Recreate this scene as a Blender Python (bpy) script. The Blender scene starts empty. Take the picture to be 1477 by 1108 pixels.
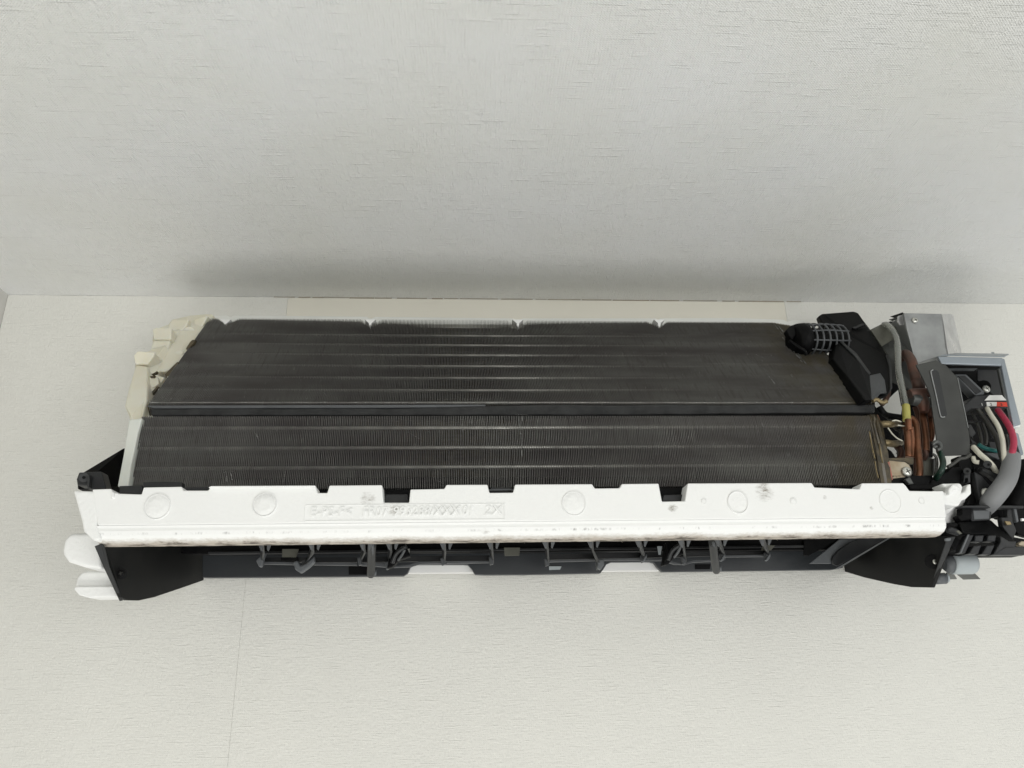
import bpy, bmesh, math, random
from mathutils import Vector, Matrix, noise
random.seed(7)
S = bpy.context.scene
COL = S.collection

# ------------------------------------------------------------------ camera
FPX = 1100.0                                   # focal length in photo pixels (1477 wide)
CX = Vector((.998, -.0017, -.064)).normalized()    # world X seen from the camera
CZ = Vector((0, .9367, -.35)).normalized()
CZ = (CZ - CX * CX.dot(CZ)).normalized()
CY = CZ.cross(CX)
RW = Matrix((CX, CY, CZ))                      # camera vector -> world vector
CAM = Vector((0, -.77, 0))
cd = bpy.data.cameras.new('camera')
cd.sensor_width = 36; cd.lens = FPX / 1477 * 36
cd.clip_start = .01; cd.clip_end = 100
cam = bpy.data.objects.new('camera', cd); COL.objects.link(cam)
cam.matrix_world = Matrix.Translation(CAM) @ RW.to_4x4()
S.camera = cam

# ------------------------------------------------------------------ world and lamps
w = bpy.data.worlds.new("World"); S.world = w; w.use_nodes = True
bg = w.node_tree.nodes['Background']
bg.inputs[0].default_value = (.955, .985, 1, 1); bg.inputs[1].default_value = .585
def area(name, loc, target, sx, sy, power, col):
    l = bpy.data.lights.new(name, 'AREA'); l.shape = 'RECTANGLE'; l.size = sx; l.size_y = sy
    l.energy = power; l.color = col
    o = bpy.data.objects.new(name, l); COL.objects.link(o); o.location = loc
    o.rotation_euler = (Vector(target) - Vector(loc)).to_track_quat('-Z', 'Y').to_euler()
area('window_light', (1.2, -2.7, -.15), (.1, 0, .35), 2.2, 1.5, 26, (1, .985, .95))
area('bounce_light', (-.22, -1.1, -1.4), (.05, -.1, .39), .6, .5, 11.5, (1, .985, .95))
vs = S.view_settings
vs.view_transform = 'Standard'; vs.look = 'None'; vs.gamma = 1; vs.exposure = .05

# ------------------------------------------------------------------ geometry helpers
def P(px, py, D):
    """point of the place at distance D in front of the wall, seen at a pixel of the photograph"""
    c = Vector(((px - 738.5) / FPX, (554 - py) / FPX, -1))
    d = Vector((CX.dot(c), CY.dot(c), CZ.dot(c)))
    return CAM + d * ((-D - CAM.y) / d.y)
def PX(px, py, xf, xb):
    """the same on the upright plane whose x runs from xb at the wall to xf at .2 m from it"""
    c = Vector(((px - 738.5) / FPX, (554 - py) / FPX, -1)); d = Vector((CX.dot(c), CY.dot(c), CZ.dot(c)))
    k = (xf - xb) / .2                       # x = xb + k * D, D = -y
    t = (xb - k * CAM.y - CAM.x) / (d.x + k * d.y)
    return CAM + d * t
def ZZ(py, D, px=738): return P(px, py, D).z
def XX(px, py, D): return P(px, py, D).x
def pr(py, D, px=738): return (D, ZZ(py, D, px))
def zoomed(ox, oy, s): return lambda pts: [(ox + a[0] / s, oy + a[1] / s) + tuple(a[2:]) for a in pts]
zR = zoomed(1230, 430, 5.83)        # reading frames used while tracing
zT = zoomed(1330, 540, 6.925)
zC = zoomed(1240, 580, 8.525)
zL = zoomed(1330, 680, 6.517)
zB = zoomed(1120, 440, 6.925)
zW = zoomed(1160, 640, 4.66)
zK = zoomed(170, 430, 5.83)
zQ = zoomed(60, 640, 3.992)
zM = zoomed(350, 680, 3.602)
zN = zoomed(740, 680, 3.357)
z5 = zoomed(1100, 420, 3.918)

def link(name, me, mat=None, parent=None, smooth=False, bevel=0, seg=2):
    if smooth:
        for p in me.polygons: p.use_smooth = True
    o = bpy.data.objects.new(name, me); COL.objects.link(o)
    if mat: me.materials.append(mat)
    if parent: o.parent = parent
    if bevel:
        m = o.modifiers.new('bevel', 'BEVEL'); m.width = bevel; m.segments = seg; m.limit_method = 'ANGLE'
        m.angle_limit = .6; m.harden_normals = False
        for p in me.polygons: p.use_smooth = False
    return o
def mesh(vs_, fs):
    me = bpy.data.meshes.new('m'); me.from_pydata([tuple(v) for v in vs_], [], fs)
    bm = bmesh.new(); bm.from_mesh(me); bmesh.ops.recalc_face_normals(bm, faces=bm.faces); bm.to_mesh(me); bm.free()
    return me
class MB:
    def __init__(s): s.v = []; s.f = []
    def add(s, v, f):
        n = len(s.v); s.v += [tuple(a) for a in v]; s.f += [tuple(i + n for i in q) for q in f]; return s
    def ngon(s, pts, off):
        n = len(pts); off = Vector(off)
        v = [Vector(p) for p in pts]; v += [p + off for p in v]
        f = [tuple(range(n)), tuple(range(2 * n - 1, n - 1, -1))]
        f += [(i, i + n, (i + 1) % n + n, (i + 1) % n) for i in range(n)]
        return s.add(v, f)
    def box(s, x0, x1, D0, D1, z0, z1):
        v = [(x, -d, z) for x in (x0, x1) for d in (D0, D1) for z in (z0, z1)]
        return s.add(v, [(0, 1, 3, 2), (4, 6, 7, 5), (0, 4, 5, 1), (2, 3, 7, 6), (0, 2, 6, 4), (1, 5, 7, 3)])
    def prism(s, prof, x0, x1):
        return s.ngon([(x0, -d, z) for d, z in prof], (x1 - x0, 0, 0))
    def tube(s, pts, r, seg=12, sub=5, caps=True):
        pts = [Vector(p) for p in pts]; rs = r if isinstance(r, (list, tuple)) else [r] * len(pts)
        if len(pts) > 2 and sub > 1:
            q = []; qr = []
            for i in range(len(pts) - 1):
                a = pts[max(i - 1, 0)]; b = pts[i]; c = pts[i + 1]; d = pts[min(i + 2, len(pts) - 1)]
                for k in range(sub):
                    t = k / sub
                    q.append(.5 * ((2 * b) + (c - a) * t + (2 * a - 5 * b + 4 * c - d) * t * t + (3 * b - a - 3 * c + d) * t ** 3))
                    qr.append(rs[i] * (1 - t) + rs[i + 1] * t)
            q.append(pts[-1]); qr.append(rs[-1]); pts = q; rs = qr
        v = []; f = []; up = None
        for i, p in enumerate(pts):
            t = (pts[min(i + 1, len(pts) - 1)] - pts[max(i - 1, 0)]).normalized()
            if up is None: up = t.orthogonal().normalized()
            up = (up - t * up.dot(t)).normalized(); sd = t.cross(up)
            for k in range(seg):
                a = 2 * math.pi * k / seg
                v.append(p + (up * math.cos(a) + sd * math.sin(a)) * rs[i])
        for i in range(len(pts) - 1):
            for k in range(seg):
                a = i * seg + k; b = i * seg + (k + 1) % seg
                f.append((a, b, b + seg, a + seg))
        if caps: f += [tuple(range(seg)), tuple(range(len(v) - seg, len(v)))]
        return s.add(v, f)
    def build(s, name, mat, parent=None, smooth=False, bevel=0, seg=2):
        o = link(name, mesh(s.v, s.f), mat, parent, False, bevel, seg)
        if smooth:
            for p in o.data.polygons: p.use_smooth = len(p.vertices) == 4
        return o
def slab(name, pts, D, th, mat, parent, bevel=0, off=None, seg=2):
    """outline at its own distance from the wall, th metres thick"""
    q = [P(a[0], a[1], a[2] if len(a) > 2 else D) for a in pts]
    return MB().ngon(q, off or (0, th, 0)).build(name, mat, parent, bevel=bevel, seg=seg)
def pipe(name, pts, D, r, mat, parent, seg=14):
    q = [P(a[0], a[1], a[2] if len(a) > 2 else D) for a in pts]
    return MB().tube(q, r, seg).build(name, mat, parent, smooth=True)
def empty(name, loc):
    o = bpy.data.objects.new(name, None); COL.objects.link(o); o.location = loc; o.empty_display_size = .02; return o

# ------------------------------------------------------------------ materials
def mat(name, col, rough=.5, metal=0, bump=0, bscale=300, var=0, vscale=20, spec=.5, trans=0, sss=0, stretch=None, col2=None, coat=0):
    m = bpy.data.materials.new(name); m.use_nodes = True
    nt = m.node_tree; N = nt.nodes; L = nt.links; b = N['Principled BSDF']
    b.inputs['Base Color'].default_value = (*col, 1); b.inputs['Roughness'].default_value = rough
    b.inputs['Metallic'].default_value = metal; b.inputs['Specular IOR Level'].default_value = spec
    b.inputs['Transmission Weight'].default_value = trans; b.inputs['Coat Weight'].default_value = coat
    if sss:
        b.inputs['Subsurface Weight'].default_value = sss; b.inputs['Subsurface Radius'].default_value = (1, .8, .5)
        b.inputs['Subsurface Scale'].default_value = .006
    geo = N.new('ShaderNodeNewGeometry'); mp = N.new('ShaderNodeMapping'); L.new(geo.outputs['Position'], mp.inputs[0])
    if stretch: mp.inputs['Scale'].default_value = stretch
    if var:
        n = N.new('ShaderNodeTexNoise'); n.inputs['Scale'].default_value = vscale; n.inputs['Detail'].default_value = 5
        L.new(mp.outputs[0], n.inputs['Vector'])
        r = N.new('ShaderNodeValToRGB'); r.color_ramp.elements[0].position = .35; r.color_ramp.elements[1].position = .68
        c2 = col2 or tuple(c * (1 - var) for c in col)
        r.color_ramp.elements[0].color = (*col, 1); r.color_ramp.elements[1].color = (*c2, 1)
        L.new(n.outputs[0], r.inputs[0]); L.new(r.outputs[0], b.inputs['Base Color'])
        mr = N.new('ShaderNodeMapRange'); mr.inputs[3].default_value = max(rough - .1, 0.05); mr.inputs[4].default_value = min(rough + .15, 1)
        L.new(n.outputs[0], mr.inputs[0]); L.new(mr.outputs[0], b.inputs['Roughness'])
    if bump:
        n2 = N.new('ShaderNodeTexNoise'); n2.inputs['Scale'].default_value = bscale; n2.inputs['Detail'].default_value = 3
        L.new(mp.outputs[0], n2.inputs['Vector'])
        bp = N.new('ShaderNodeBump'); bp.inputs['Strength'].default_value = bump; bp.inputs['Distance'].default_value = .0006
        L.new(n2.outputs[0], bp.inputs['Height']); L.new(bp.outputs[0], b.inputs['Normal'])
    return m

def wallpaper(name, col, sx, sy, sz, strength, stain=None, wx=.7, axis=2, weave=.06, iso=.5):
    """woven-look embossed vinyl: stretched noise threads along two directions"""
    m = bpy.data.materials.new(name); m.use_nodes = True
    nt = m.node_tree; N = nt.nodes; L = nt.links; b = N['Principled BSDF']
    b.inputs['Roughness'].default_value = .75; b.inputs['Specular IOR Level'].default_value = .3
    geo = N.new('ShaderNodeNewGeometry')
    def nz(scale, vec, detail=3):
        mp = N.new('ShaderNodeMapping'); L.new(geo.outputs['Position'], mp.inputs[0]); mp.inputs['Scale'].default_value = vec
        n = N.new('ShaderNodeTexNoise'); n.inputs['Scale'].default_value = scale; n.inputs['Detail'].default_value = detail
        n.inputs['Roughness'].default_value = .6
        L.new(mp.outputs[0], n.inputs['Vector']); return n.outputs[0]
    def mth(op, a, c):
        n = N.new('ShaderNodeMath'); n.operation = op
        for i, q in enumerate((a, c)):
            if isinstance(q, (int, float)): n.inputs[i].default_value = q
            else: L.new(q, n.inputs[i])
        return n.outputs[0]
    def ramp(v, a, c):
        n = N.new('ShaderNodeMapRange'); n.inputs[1].default_value = a; n.inputs[2].default_value = c; L.new(v, n.inputs[0]); return n.outputs[0]
    h = mth('ADD', mth('MULTIPLY', nz(1, sx, 1), wx), mth('MULTIPLY', nz(1, sy, 1), .9))
    h = mth('ADD', h, mth('MULTIPLY', nz(1, sz, 1), iso))
    sp = N.new('ShaderNodeSeparateXYZ'); L.new(geo.outputs['Position'], sp.inputs[0])
    ph = mth('MULTIPLY', nz(1, (45, 45, 45), 2), 7.0)
    u = mth('SINE', mth('ADD', mth('MULTIPLY', sp.outputs[0], 2 * math.pi / .0020), ph), 0)
    v = mth('SINE', mth('ADD', mth('MULTIPLY', sp.outputs[axis], 2 * math.pi / .0017), mth('MULTIPLY', ph, 1.3)), 0)
    h = mth('ADD', h, mth('MULTIPLY', mth('ADD', mth('MULTIPLY', u, v), mth('MULTIPLY', u, .6)), weave))
    slub = ramp(nz(1, (sx[0] * .5, sx[1] * .8, sx[2] * .8), 0), .68, .78)          # long raised threads here and there
    h = mth('ADD', h, mth('MULTIPLY', slub, .35))
    bp = N.new('ShaderNodeBump'); bp.inputs['Strength'].default_value = strength; bp.inputs['Distance'].default_value = .0012
    L.new(h, bp.inputs['Height']); L.new(bp.outputs[0], b.inputs['Normal'])
    big = nz(5, (1, 1, 1), 4)
    r = N.new('ShaderNodeValToRGB'); r.color_ramp.elements[0].position = .35; r.color_ramp.elements[1].position = .72
    r.color_ramp.elements[0].color = (*col, 1); r.color_ramp.elements[1].color = (*(stain or tuple(c * .95 for c in col)), 1)
    L.new(big, r.inputs[0]); L.new(r.outputs[0], b.inputs['Base Color'])
    return m

M = {}
M['wall'] = wallpaper('wallpaper', (.735, .73, .685), (90, 90, 760), (700, 700, 240), (700, 700, 700), .5)
M['wallp'] = wallpaper('wallpaper_patch', (.76, .735, .65), (80, 80, 620), (620, 620, 200), (700, 700, 700), .1)
M['ceil'] = wallpaper('ceiling_paper', (.77, .775, .765), (60, 640, 640), (600, 150, 600), (580, 580, 580), .95, (.74, .742, .705), .34, 1, .15, .55)
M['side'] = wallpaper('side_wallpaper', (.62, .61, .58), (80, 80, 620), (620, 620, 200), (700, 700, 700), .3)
M['joint'] = mat('paper_joint', (.34, .29, .22), .9)
def fin_mat():
    m = mat('dusty_aluminium_fin', (.27, .265, .25), .5, .3)
    nt = m.node_tree; N = nt.nodes; L = nt.links; b = N['Principled BSDF']
    geo = N.new('ShaderNodeNewGeometry')
    def nz(vec, det, lo, hi):
        mp = N.new('ShaderNodeMapping'); L.new(geo.outputs['Position'], mp.inputs[0]); mp.inputs['Scale'].default_value = vec
        n = N.new('ShaderNodeTexNoise'); n.inputs['Scale'].default_value = 1; n.inputs['Detail'].default_value = det
        L.new(mp.outputs[0], n.inputs['Vector'])
        r = N.new('ShaderNodeMapRange'); r.inputs[1].default_value = lo; r.inputs[2].default_value = hi; L.new(n.outputs[0], r.inputs[0]); return r.outputs[0]
    def mix(f, a, c):
        x = N.new('ShaderNodeMix'); x.data_type = 'RGBA'; L.new(f, x.inputs[0])
        if isinstance(a, tuple): x.inputs[6].default_value = (*a, 1)
        else: L.new(a, x.inputs[6])
        x.inputs[7].default_value = (*c, 1); return x.outputs[2]
    c = mix(nz((14, 30, 60), 5, .35, .7), (.27, .267, .25), (.165, .153, .148))
    c = mix(nz((600, 20, 60), 1, .52, .75), c, (.18, .168, .16))          # darker streaks, varying fin by fin
    c = mix(nz((700, 90, 130), 2, .66, .80), c, (.36, .355, .335))          # lint, plus glints of bent edges painted as paler flecks
    c = mix(nz((7, 9, 14), 4, .60, .75), c, (.32, .315, .295))
    # oily brown film towards the pipe end
    sp = N.new('ShaderNodeSeparateXYZ'); L.new(geo.outputs['Position'], sp.inputs[0])
    r = N.new('ShaderNodeMapRange'); r.inputs[1].default_value = .27; r.inputs[2].default_value = .345; L.new(sp.outputs[0], r.inputs[0])
    k = N.new('ShaderNodeMath'); k.operation = 'MULTIPLY'; L.new(r.outputs[0], k.inputs[0]); L.new(nz((60, 60, 30), 4, .3, .6), k.inputs[1])
    c = mix(k.outputs[0], c, (.17, .145, .095))
    L.new(c, b.inputs['Base Color']); return m
M['fin'] = fin_mat()
M['finhi'] = mat('bent_aluminium', (.40, .40, .385), .4, .6, var=.6, vscale=300)
M['tubem'] = mat('aluminium_tube', (.55, .54, .50), .38, .7, var=.4, vscale=60)
M['finend'] = mat('fin_pack_end', (.05, .045, .035), .5, .3, var=1, vscale=150, col2=(.12, .095, .055))
M['foam'] = mat('black_foam', (.027, .028, .028), .85, bump=.5, bscale=500, var=.4, vscale=90)
M['foamg'] = mat('grey_foam', (.06, .06, .057), .9, bump=.5, bscale=500, var=.5, vscale=90)
M['cream'] = mat('cream_plastic', (.78, .76, .65), .38, var=.12, vscale=25, sss=.4, col2=(.74, .70, .56))
M['creamw'] = mat('pale_plastic', (.66, .68, .63), .4, sss=.2, var=.1)
M['rim'] = mat('rear_casing_plastic', (.80, .81, .77), .4, var=.08)
M['black'] = mat('black_plastic', (.0035, .0035, .004), .5, bump=.15, bscale=900, var=.5, vscale=40, spec=.10, col2=(.008, .008, .008))
M['dark'] = mat('charcoal_plastic', (.018, .019, .021), .42, spec=.35, bump=.15, bscale=900, var=.4, vscale=30, col2=(.030, .031, .031))
M['duct'] = mat('blue_grey_duct', (.036, .040, .044), .35, var=.35, vscale=12, bump=.1, bscale=900)
M['ductb'] = mat('duct_side', (.006, .0062, .0065), .5, spec=.18, var=.6, vscale=30, col2=(.012, .012, .0115))
M['vane'] = mat('grey_vane', (.085, .09, .095), .4, var=.3, vscale=50)
M['rail'] = mat('grey_plastic', (.11, .118, .125), .45, var=.2, vscale=40)
M['steel'] = mat('galvanised_steel', (.36, .37, .37), .42, .55, var=.3, vscale=55, bump=.15, bscale=700)
M['steeld'] = mat('dull_steel', (.11, .115, .11), .42, .5, var=.35, vscale=25)
M['shieldm'] = mat('shield_steel', (.055, .057, .053), .45, .35, var=.35, vscale=40, col2=(.038, .039, .037))
M['steelb'] = mat('blue_steel', (.30, .335, .37), .35, .55, var=.2, vscale=30)
M['tape'] = mat('aluminium_tape', (.66, .66, .66), .28, .75, bump=.9, bscale=90, var=.2, vscale=60)
M['chrome'] = mat('screw_metal', (.62, .62, .57), .3, .75)
M['slotm'] = mat('screw_slot', (.06, .06, .055), .5, .5)
M['copper'] = mat('copper', (.26, .11, .06), .36, .7, var=.6, vscale=120, col2=(.13, .065, .035))
M['oxid'] = mat('oxidised_copper', (.15, .07, .05), .5, .5, var=.6, vscale=90, col2=(.09, .065, .055), bump=.5, bscale=200)
M['brass'] = mat('brazed_brass', (.28, .22, .12), .4, .7, var=.4, vscale=120)
M['clear'] = mat('clear_vinyl', (.74, .76, .68), .08, spec=.8, trans=.8, coat=1)
M['yellow'] = mat('yellow_sleeve', (.50, .46, .12), .25, spec=.6, trans=.2)
M['red'] = mat('red_wire', (.48, .035, .085), .42, var=.25, vscale=120)
M['white'] = mat('white_wire', (.66, .64, .54), .42)
M['bwire'] = mat('dark_wire', (.045, .045, .04), .45)
M['teal'] = mat('teal_wire', (.01, .14, .13), .4)
M['green'] = mat('green_wire', (.006, .032, .02), .3, var=.5, vscale=200)
M['sheath'] = mat('grey_sheath', (.22, .225, .23), .55, var=.1)
M['label'] = mat('white_label', (.80, .80, .77), .5)
M['labelr'] = mat('red_label', (.72, .05, .02), .5)
M['ink'] = mat('ink', (.03, .03, .03), .6)
M['motor'] = mat('pale_grey_plastic', (.42, .46, .47), .45, var=.1)
M['wplastic'] = mat('white_plastic', (.88, .88, .86), .4, var=.06)
M['plate'] = mat('zinc_plate', (.50, .46, .37), .45, .4, var=.5, vscale=70, col2=(.34, .27, .18))
M['platg'] = mat('greenish_plate', (.14, .14, .115), .5, .3, var=.4, vscale=40)
M['pink'] = mat('sealant_pink', (.45, .12, .09), .5, var=.6, vscale=160, col2=(.30, .17, .12))

def foam_mat():
    m = mat('expanded_polystyrene', (.84, .845, .83), .8, bump=.35, bscale=420, spec=.25)
    nt = m.node_tree; N = nt.nodes; L = nt.links; b = N['Principled BSDF']
    geo = N.new('ShaderNodeNewGeometry'); sp = N.new('ShaderNodeSeparateXYZ'); L.new(geo.outputs['Position'], sp.inputs[0])
    def nz(scale, vec, detail=6):
        mp = N.new('ShaderNodeMapping'); L.new(geo.outputs['Position'], mp.inputs[0]); mp.inputs['Scale'].default_value = vec
        n = N.new('ShaderNodeTexNoise'); n.inputs['Scale'].default_value = scale; n.inputs['Detail'].default_value = detail
        n.inputs['Roughness'].default_value = .7
        L.new(mp.outputs[0], n.inputs['Vector']); return n.outputs[0]
    def mth(op, *a):
        n = N.new('ShaderNodeMath'); n.operation = op
        for i, q in enumerate(a):
            if isinstance(q, (int, float)): n.inputs[i].default_value = q
            else: L.new(q, n.inputs[i])
        return n.outputs[0]
    def mr(v, a, c, lo=0, hi=1):
        n = N.new('ShaderNodeMapRange'); n.inputs[1].default_value = a; n.inputs[2].default_value = c
        n.inputs[3].default_value = lo; n.inputs[4].default_value = hi; L.new(v, n.inputs[0]); return n.outputs[0]
    zt, zb = ZZ(766, .2085), ZZ(782, .195)
    z = sp.outputs[2]
    band = mr(z, zb + .0002, zt - .001, 1, 0)
    jig = nz(30, (1, .3, .3)); fine = nz(420, (.5, 1, 1)); fine2 = nz(170, (.3, 1, 1))
    wob = mth('ADD', band, mth('MULTIPLY', mth('SUBTRACT', jig, .5), .9))
    wob = mth('ADD', wob, mth('MULTIPLY', mth('SUBTRACT', fine, .5), .8))
    beige = mr(wob, .3, .9); black = mth('MULTIPLY', mth('MULTIPLY', mr(wob, .74, .98), mr(fine2, .44, .58)), .85)
    line = mr(z, zt - .0008, zt + .0004, 0, 1); line2 = mr(z, zt + .0004, zt + .0018, 1, 0)
    spk = mth('MULTIPLY', mth('MULTIPLY', line, line2), mth('MULTIPLY', mr(nz(160, (1, .4, .4)), .52, .66), mr(jig, .40, .58)))
    black = mth('MAXIMUM', black, mth('MULTIPLY', spk, .85))
    mix1 = N.new('ShaderNodeMix'); mix1.data_type = 'RGBA'; mix1.inputs[6].default_value = (.84, .845, .83, 1)
    mix1.inputs[7].default_value = (.40, .34, .27, 1); L.new(mth('MULTIPLY', beige, .8), mix1.inputs[0])
    mix2 = N.new('ShaderNodeMix'); mix2.data_type = 'RGBA'; L.new(mix1.outputs[2], mix2.inputs[6])
    mix2.inputs[7].default_value = (.045, .035, .028, 1); L.new(black, mix2.inputs[0])
    # mould stains at a few fixed places
    cur = mix2.outputs[2]
    for (px, py, r_) in ((531, 720, .006), (570, 733, .006), (1102, 713, .008), (970, 733, .004), (1102, 700, .005), (700, 768, .004), (1190, 718, .002), (1257, 733, .0015)):
        q = P(px, py, .212)
        d = N.new('ShaderNodeVectorMath'); d.operation = 'DISTANCE'; L.new(geo.outputs['Position'], d.inputs[0]); d.inputs[1].default_value = q
        k = mr(mth('ADD', d.outputs['Value'], mth('MULTIPLY', mth('SUBTRACT', fine2, .5), r_ * 2.5)), 0, r_, 1, 0)
        k = mth('MULTIPLY', k, mr(fine, .44, .62, .15, .9))
        mx = N.new('ShaderNodeMix'); mx.data_type = 'RGBA'; L.new(k, mx.inputs[0]); L.new(cur, mx.inputs[6]); mx.inputs[7].default_value = (.12, .09, .05, 1)
        cur = mx.outputs[2]
    L.new(cur, b.inputs['Base Color'])
    return m
M['eps'] = foam_mat()
M['epsp'] = mat('clean_polystyrene', (.84, .845, .83), .8, bump=.9, bscale=330, spec=.25)

def copyof(o, parent):
    c = o.copy(); COL.objects.link(c); c.parent = parent; return c
def screw(px, py, D, r, parent, m=None, ang=.4):
    c = P(px, py, D); v = []; f = []; n = 16; prof = [(1, 0), (.98, .16), (.8, .34), (.45, .44), (.18, .46)]
    for q, h in prof:
        for k in range(n):
            a = 2 * math.pi * k / n; v.append((c.x + r * q * math.cos(a), c.y - r * h, c.z + r * q * math.sin(a)))
    for i in range(len(prof) - 1):
        for k in range(n):
            a = i * n + k; b = i * n + (k + 1) % n; f.append((a, b, b + n, a + n))
    f += [tuple(range(n)), tuple(range(len(v) - n, len(v)))]
    o = MB().add(v, f).build('screw', m or M['chrome'], parent, smooth=True)
    b = MB()
    for a in (ang, ang + math.pi / 2):
        dx, dz = math.cos(a), math.sin(a); L_, W_ = r * .52, r * .11
        q = [(c.x + dx * s * L_ - dz * t * W_, c.y - r * (.475 if a == ang else .485), c.z + dz * s * L_ + dx * t * W_) for s, t in ((-1, -1), (1, -1), (1, 1), (-1, 1))]
        b.ngon(q, (0, r * .1, 0))
    b.build('cross_slot', M['slotm'], o)
    return o
def text(name, s, px, py, D, h, m, parent, ext=.0004, ital=0, wid=1, ang=0):
    cu = bpy.data.curves.new(name, 'FONT'); cu.body = s; cu.size = h; cu.extrude = ext; cu.shear = ital; cu.align_x = 'LEFT'; cu.resolution_u = 2
    t = bpy.data.objects.new('t', cu); COL.objects.link(t)
    bpy.context.view_layer.update()
    me = bpy.data.meshes.new_from_object(t.evaluated_get(bpy.context.evaluated_depsgraph_get()))
    bpy.data.objects.remove(t)
    me.transform(Matrix.Diagonal((wid, 1, 1, 1)))
    me.transform(Matrix.Translation(P(px, py, D)) @ Matrix.Rotation(math.pi / 2, 4, 'X') @ Matrix.Rotation(ang, 4, 'Z'))
    o = bpy.data.objects.new(name, me); COL.objects.link(o); me.materials.append(m); o.parent = parent
    return o

# ------------------------------------------------------------------ the setting
CE = .3890                                      # ceiling height above the lens
XL = P(12, 425, 0).x                            # left corner of the room
def struct(o, label=None):
    o['kind'] = 'structure'
    if label: o['label'] = label
    return o
b = MB().box(XL - .4, 1.8, 0, -.05, -1.6, CE + .06).build('back_wall', M['wall']); struct(b, 'off white papered wall behind the unit')
wall = b
b = MB().box(XL - .4, 1.8, -.05, 3.2, CE, CE + .05).build('ceiling', M['ceil']); struct(b, 'white papered ceiling with woven emboss above the unit')
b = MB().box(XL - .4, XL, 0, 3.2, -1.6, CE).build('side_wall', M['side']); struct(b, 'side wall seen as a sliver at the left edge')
# wallpaper sheets with real edges, half a millimetre proud
e = .0006
xa, xb, xs = XX(415, 432, 0), XX(1131, 437, 0), XX(354, 845, 0)
def sheet(pts, m, t=.0006):
    return MB().ngon([(x, -t, z) for x, z in pts], (0, t - .00002, 0)).build('wallpaper_sheet', m, wall)
sheet([(XL + .0005, -1.55), (xs - .00012, -1.55), (xs - .00012, .22), (xa - .0003, .22), (xa - .0003, CE - .0003), (XL + .0005, CE - .0003)], M['wall'])
sheet([(xs + .00012, -1.55), (1.75, -1.55), (1.75, CE - .0003), (xb + .0004, CE - .0003), (xb + .0004, .22), (xs + .00012, .22)], M['wall'], .00045)
sheet([(xa + .0004, .2205), (xb - .0004, .2205), (xb - .0004, CE - .0012), (xa + .003, CE - .0012), (xa + .0004, CE - .003)], M['wallp'], .0009)
# worn brown joint between ceiling and wall over the unit
jb = MB()
x = xa - .015
while x < xb + .02:
    L_ = random.uniform(.01, .05); h = random.uniform(.0004, .0011)
    jb.box(x, min(x + L_, xb + .02), .0009, .0013, CE - h, CE - .00005); x += L_ + random.uniform(0, .006)
jb.build('ceiling_joint', M['joint'], wall)

# ------------------------------------------------------------------ the air conditioner
AC = empty('air_conditioner', (.05, 0, .08))
AC['label'] = 'wall mounted air conditioner stripped of its cover, showing dark fins and white foam drain pan'
AC['category'] = 'air conditioner'
bpy.context.view_layer.update()
_real_link = link
def link(name, me, mat=None, parent=None, smooth=False, bevel=0, seg=2):
    o = _real_link(name, me, mat, parent, smooth, bevel, seg)
    return o
ROOTS = {}
# (meshes are built in room coordinates; parents are given an identity-preserving inverse at the end)

# ---- heat exchangers
LA = (.19, ZZ(703, .19)); LB = (.1825, ZZ(600, .1825))
UA = (.178, ZZ(583, .178)); UB = (.068, ZZ(462, .068))
LX0, LX1 = -.2520, .3395
UX0, UX1 = -.2505, .3470
def fin_pack(prof_a, prof_b, depth, x0, x1, pitch, nseg, rows, topcut, bends, parent, amp=.00022, th=.00026):
    A = Vector((0, -prof_a[0], prof_a[1])); B = Vector((0, -prof_b[0], prof_b[1]))
    U = (B - A).normalized(); L = (B - A).length; Nn = Vector((0, U.z, -U.y))      # into the pack
    if Nn.y < 0: Nn = -Nn
    v = []; f = []; x = x0; i = 0
    while x < x1:
        xx = x + random.gauss(0, .00006)
        top = L - topcut(x)
        base = len(v)
        tilt = random.gauss(0, .00005)
        for k in range(nseg + 1):
            s = top * k / nseg
            dx = 0
            for (bx, bs, bw, bh, ba) in bends:
                if abs(x - bx) < bw and abs(s - bs) < bh:
                    dx += ba * (1 - abs(s - bs) / bh) * math.sin(x * 9000 + bs * 70)
            rowd = min(abs(s - r_) for r_ in rows) if rows else 1
            dx += amp * 1.6 * math.exp(-(rowd / .0032) ** 2)
            dep = depth
            fr = A + U * s + Vector((xx + dx, 0, 0)) + Nn * (random.random() * .00012)
            bk = A + U * s + Nn * dep + Vector((xx + tilt, 0, 0))
            mid = A + U * s + Nn * .0022 + Vector((xx + dx * .3 - amp * .4 * (k % 2), 0, 0))
            t = Vector((th / 2, 0, 0))
            v += [fr - t, fr + t, mid - t, mid + t, bk - t, bk + t]
        for k in range(nseg):
            a = base + 6 * k; b_ = a + 6
            f += [(a, a + 1, b_ + 1, b_), (a + 2, a, b_, b_ + 2), (a + 1, a + 3, b_ + 3, b_ + 1), (a + 4, a + 2, b_ + 2, b_ + 4), (a + 3, a + 5, b_ + 5, b_ + 3)]
        f += [(base, base + 2, base + 3, base + 1), (base + 2, base + 4, base + 5, base + 3)]
        e_ = base + 6 * nseg
        f += [(e_, e_ + 1, e_ + 3, e_ + 2), (e_ + 2, e_ + 3, e_ + 5, e_ + 4)]
        x += pitch; i += 1
    me = bpy.data.meshes.new('fins'); me.from_pydata([tuple(a) for a in v], [], f)
    o = link('fin_pack', me, M['fin'], parent); o['kind'] = 'stuff'
    return A, U, Nn, L
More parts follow.
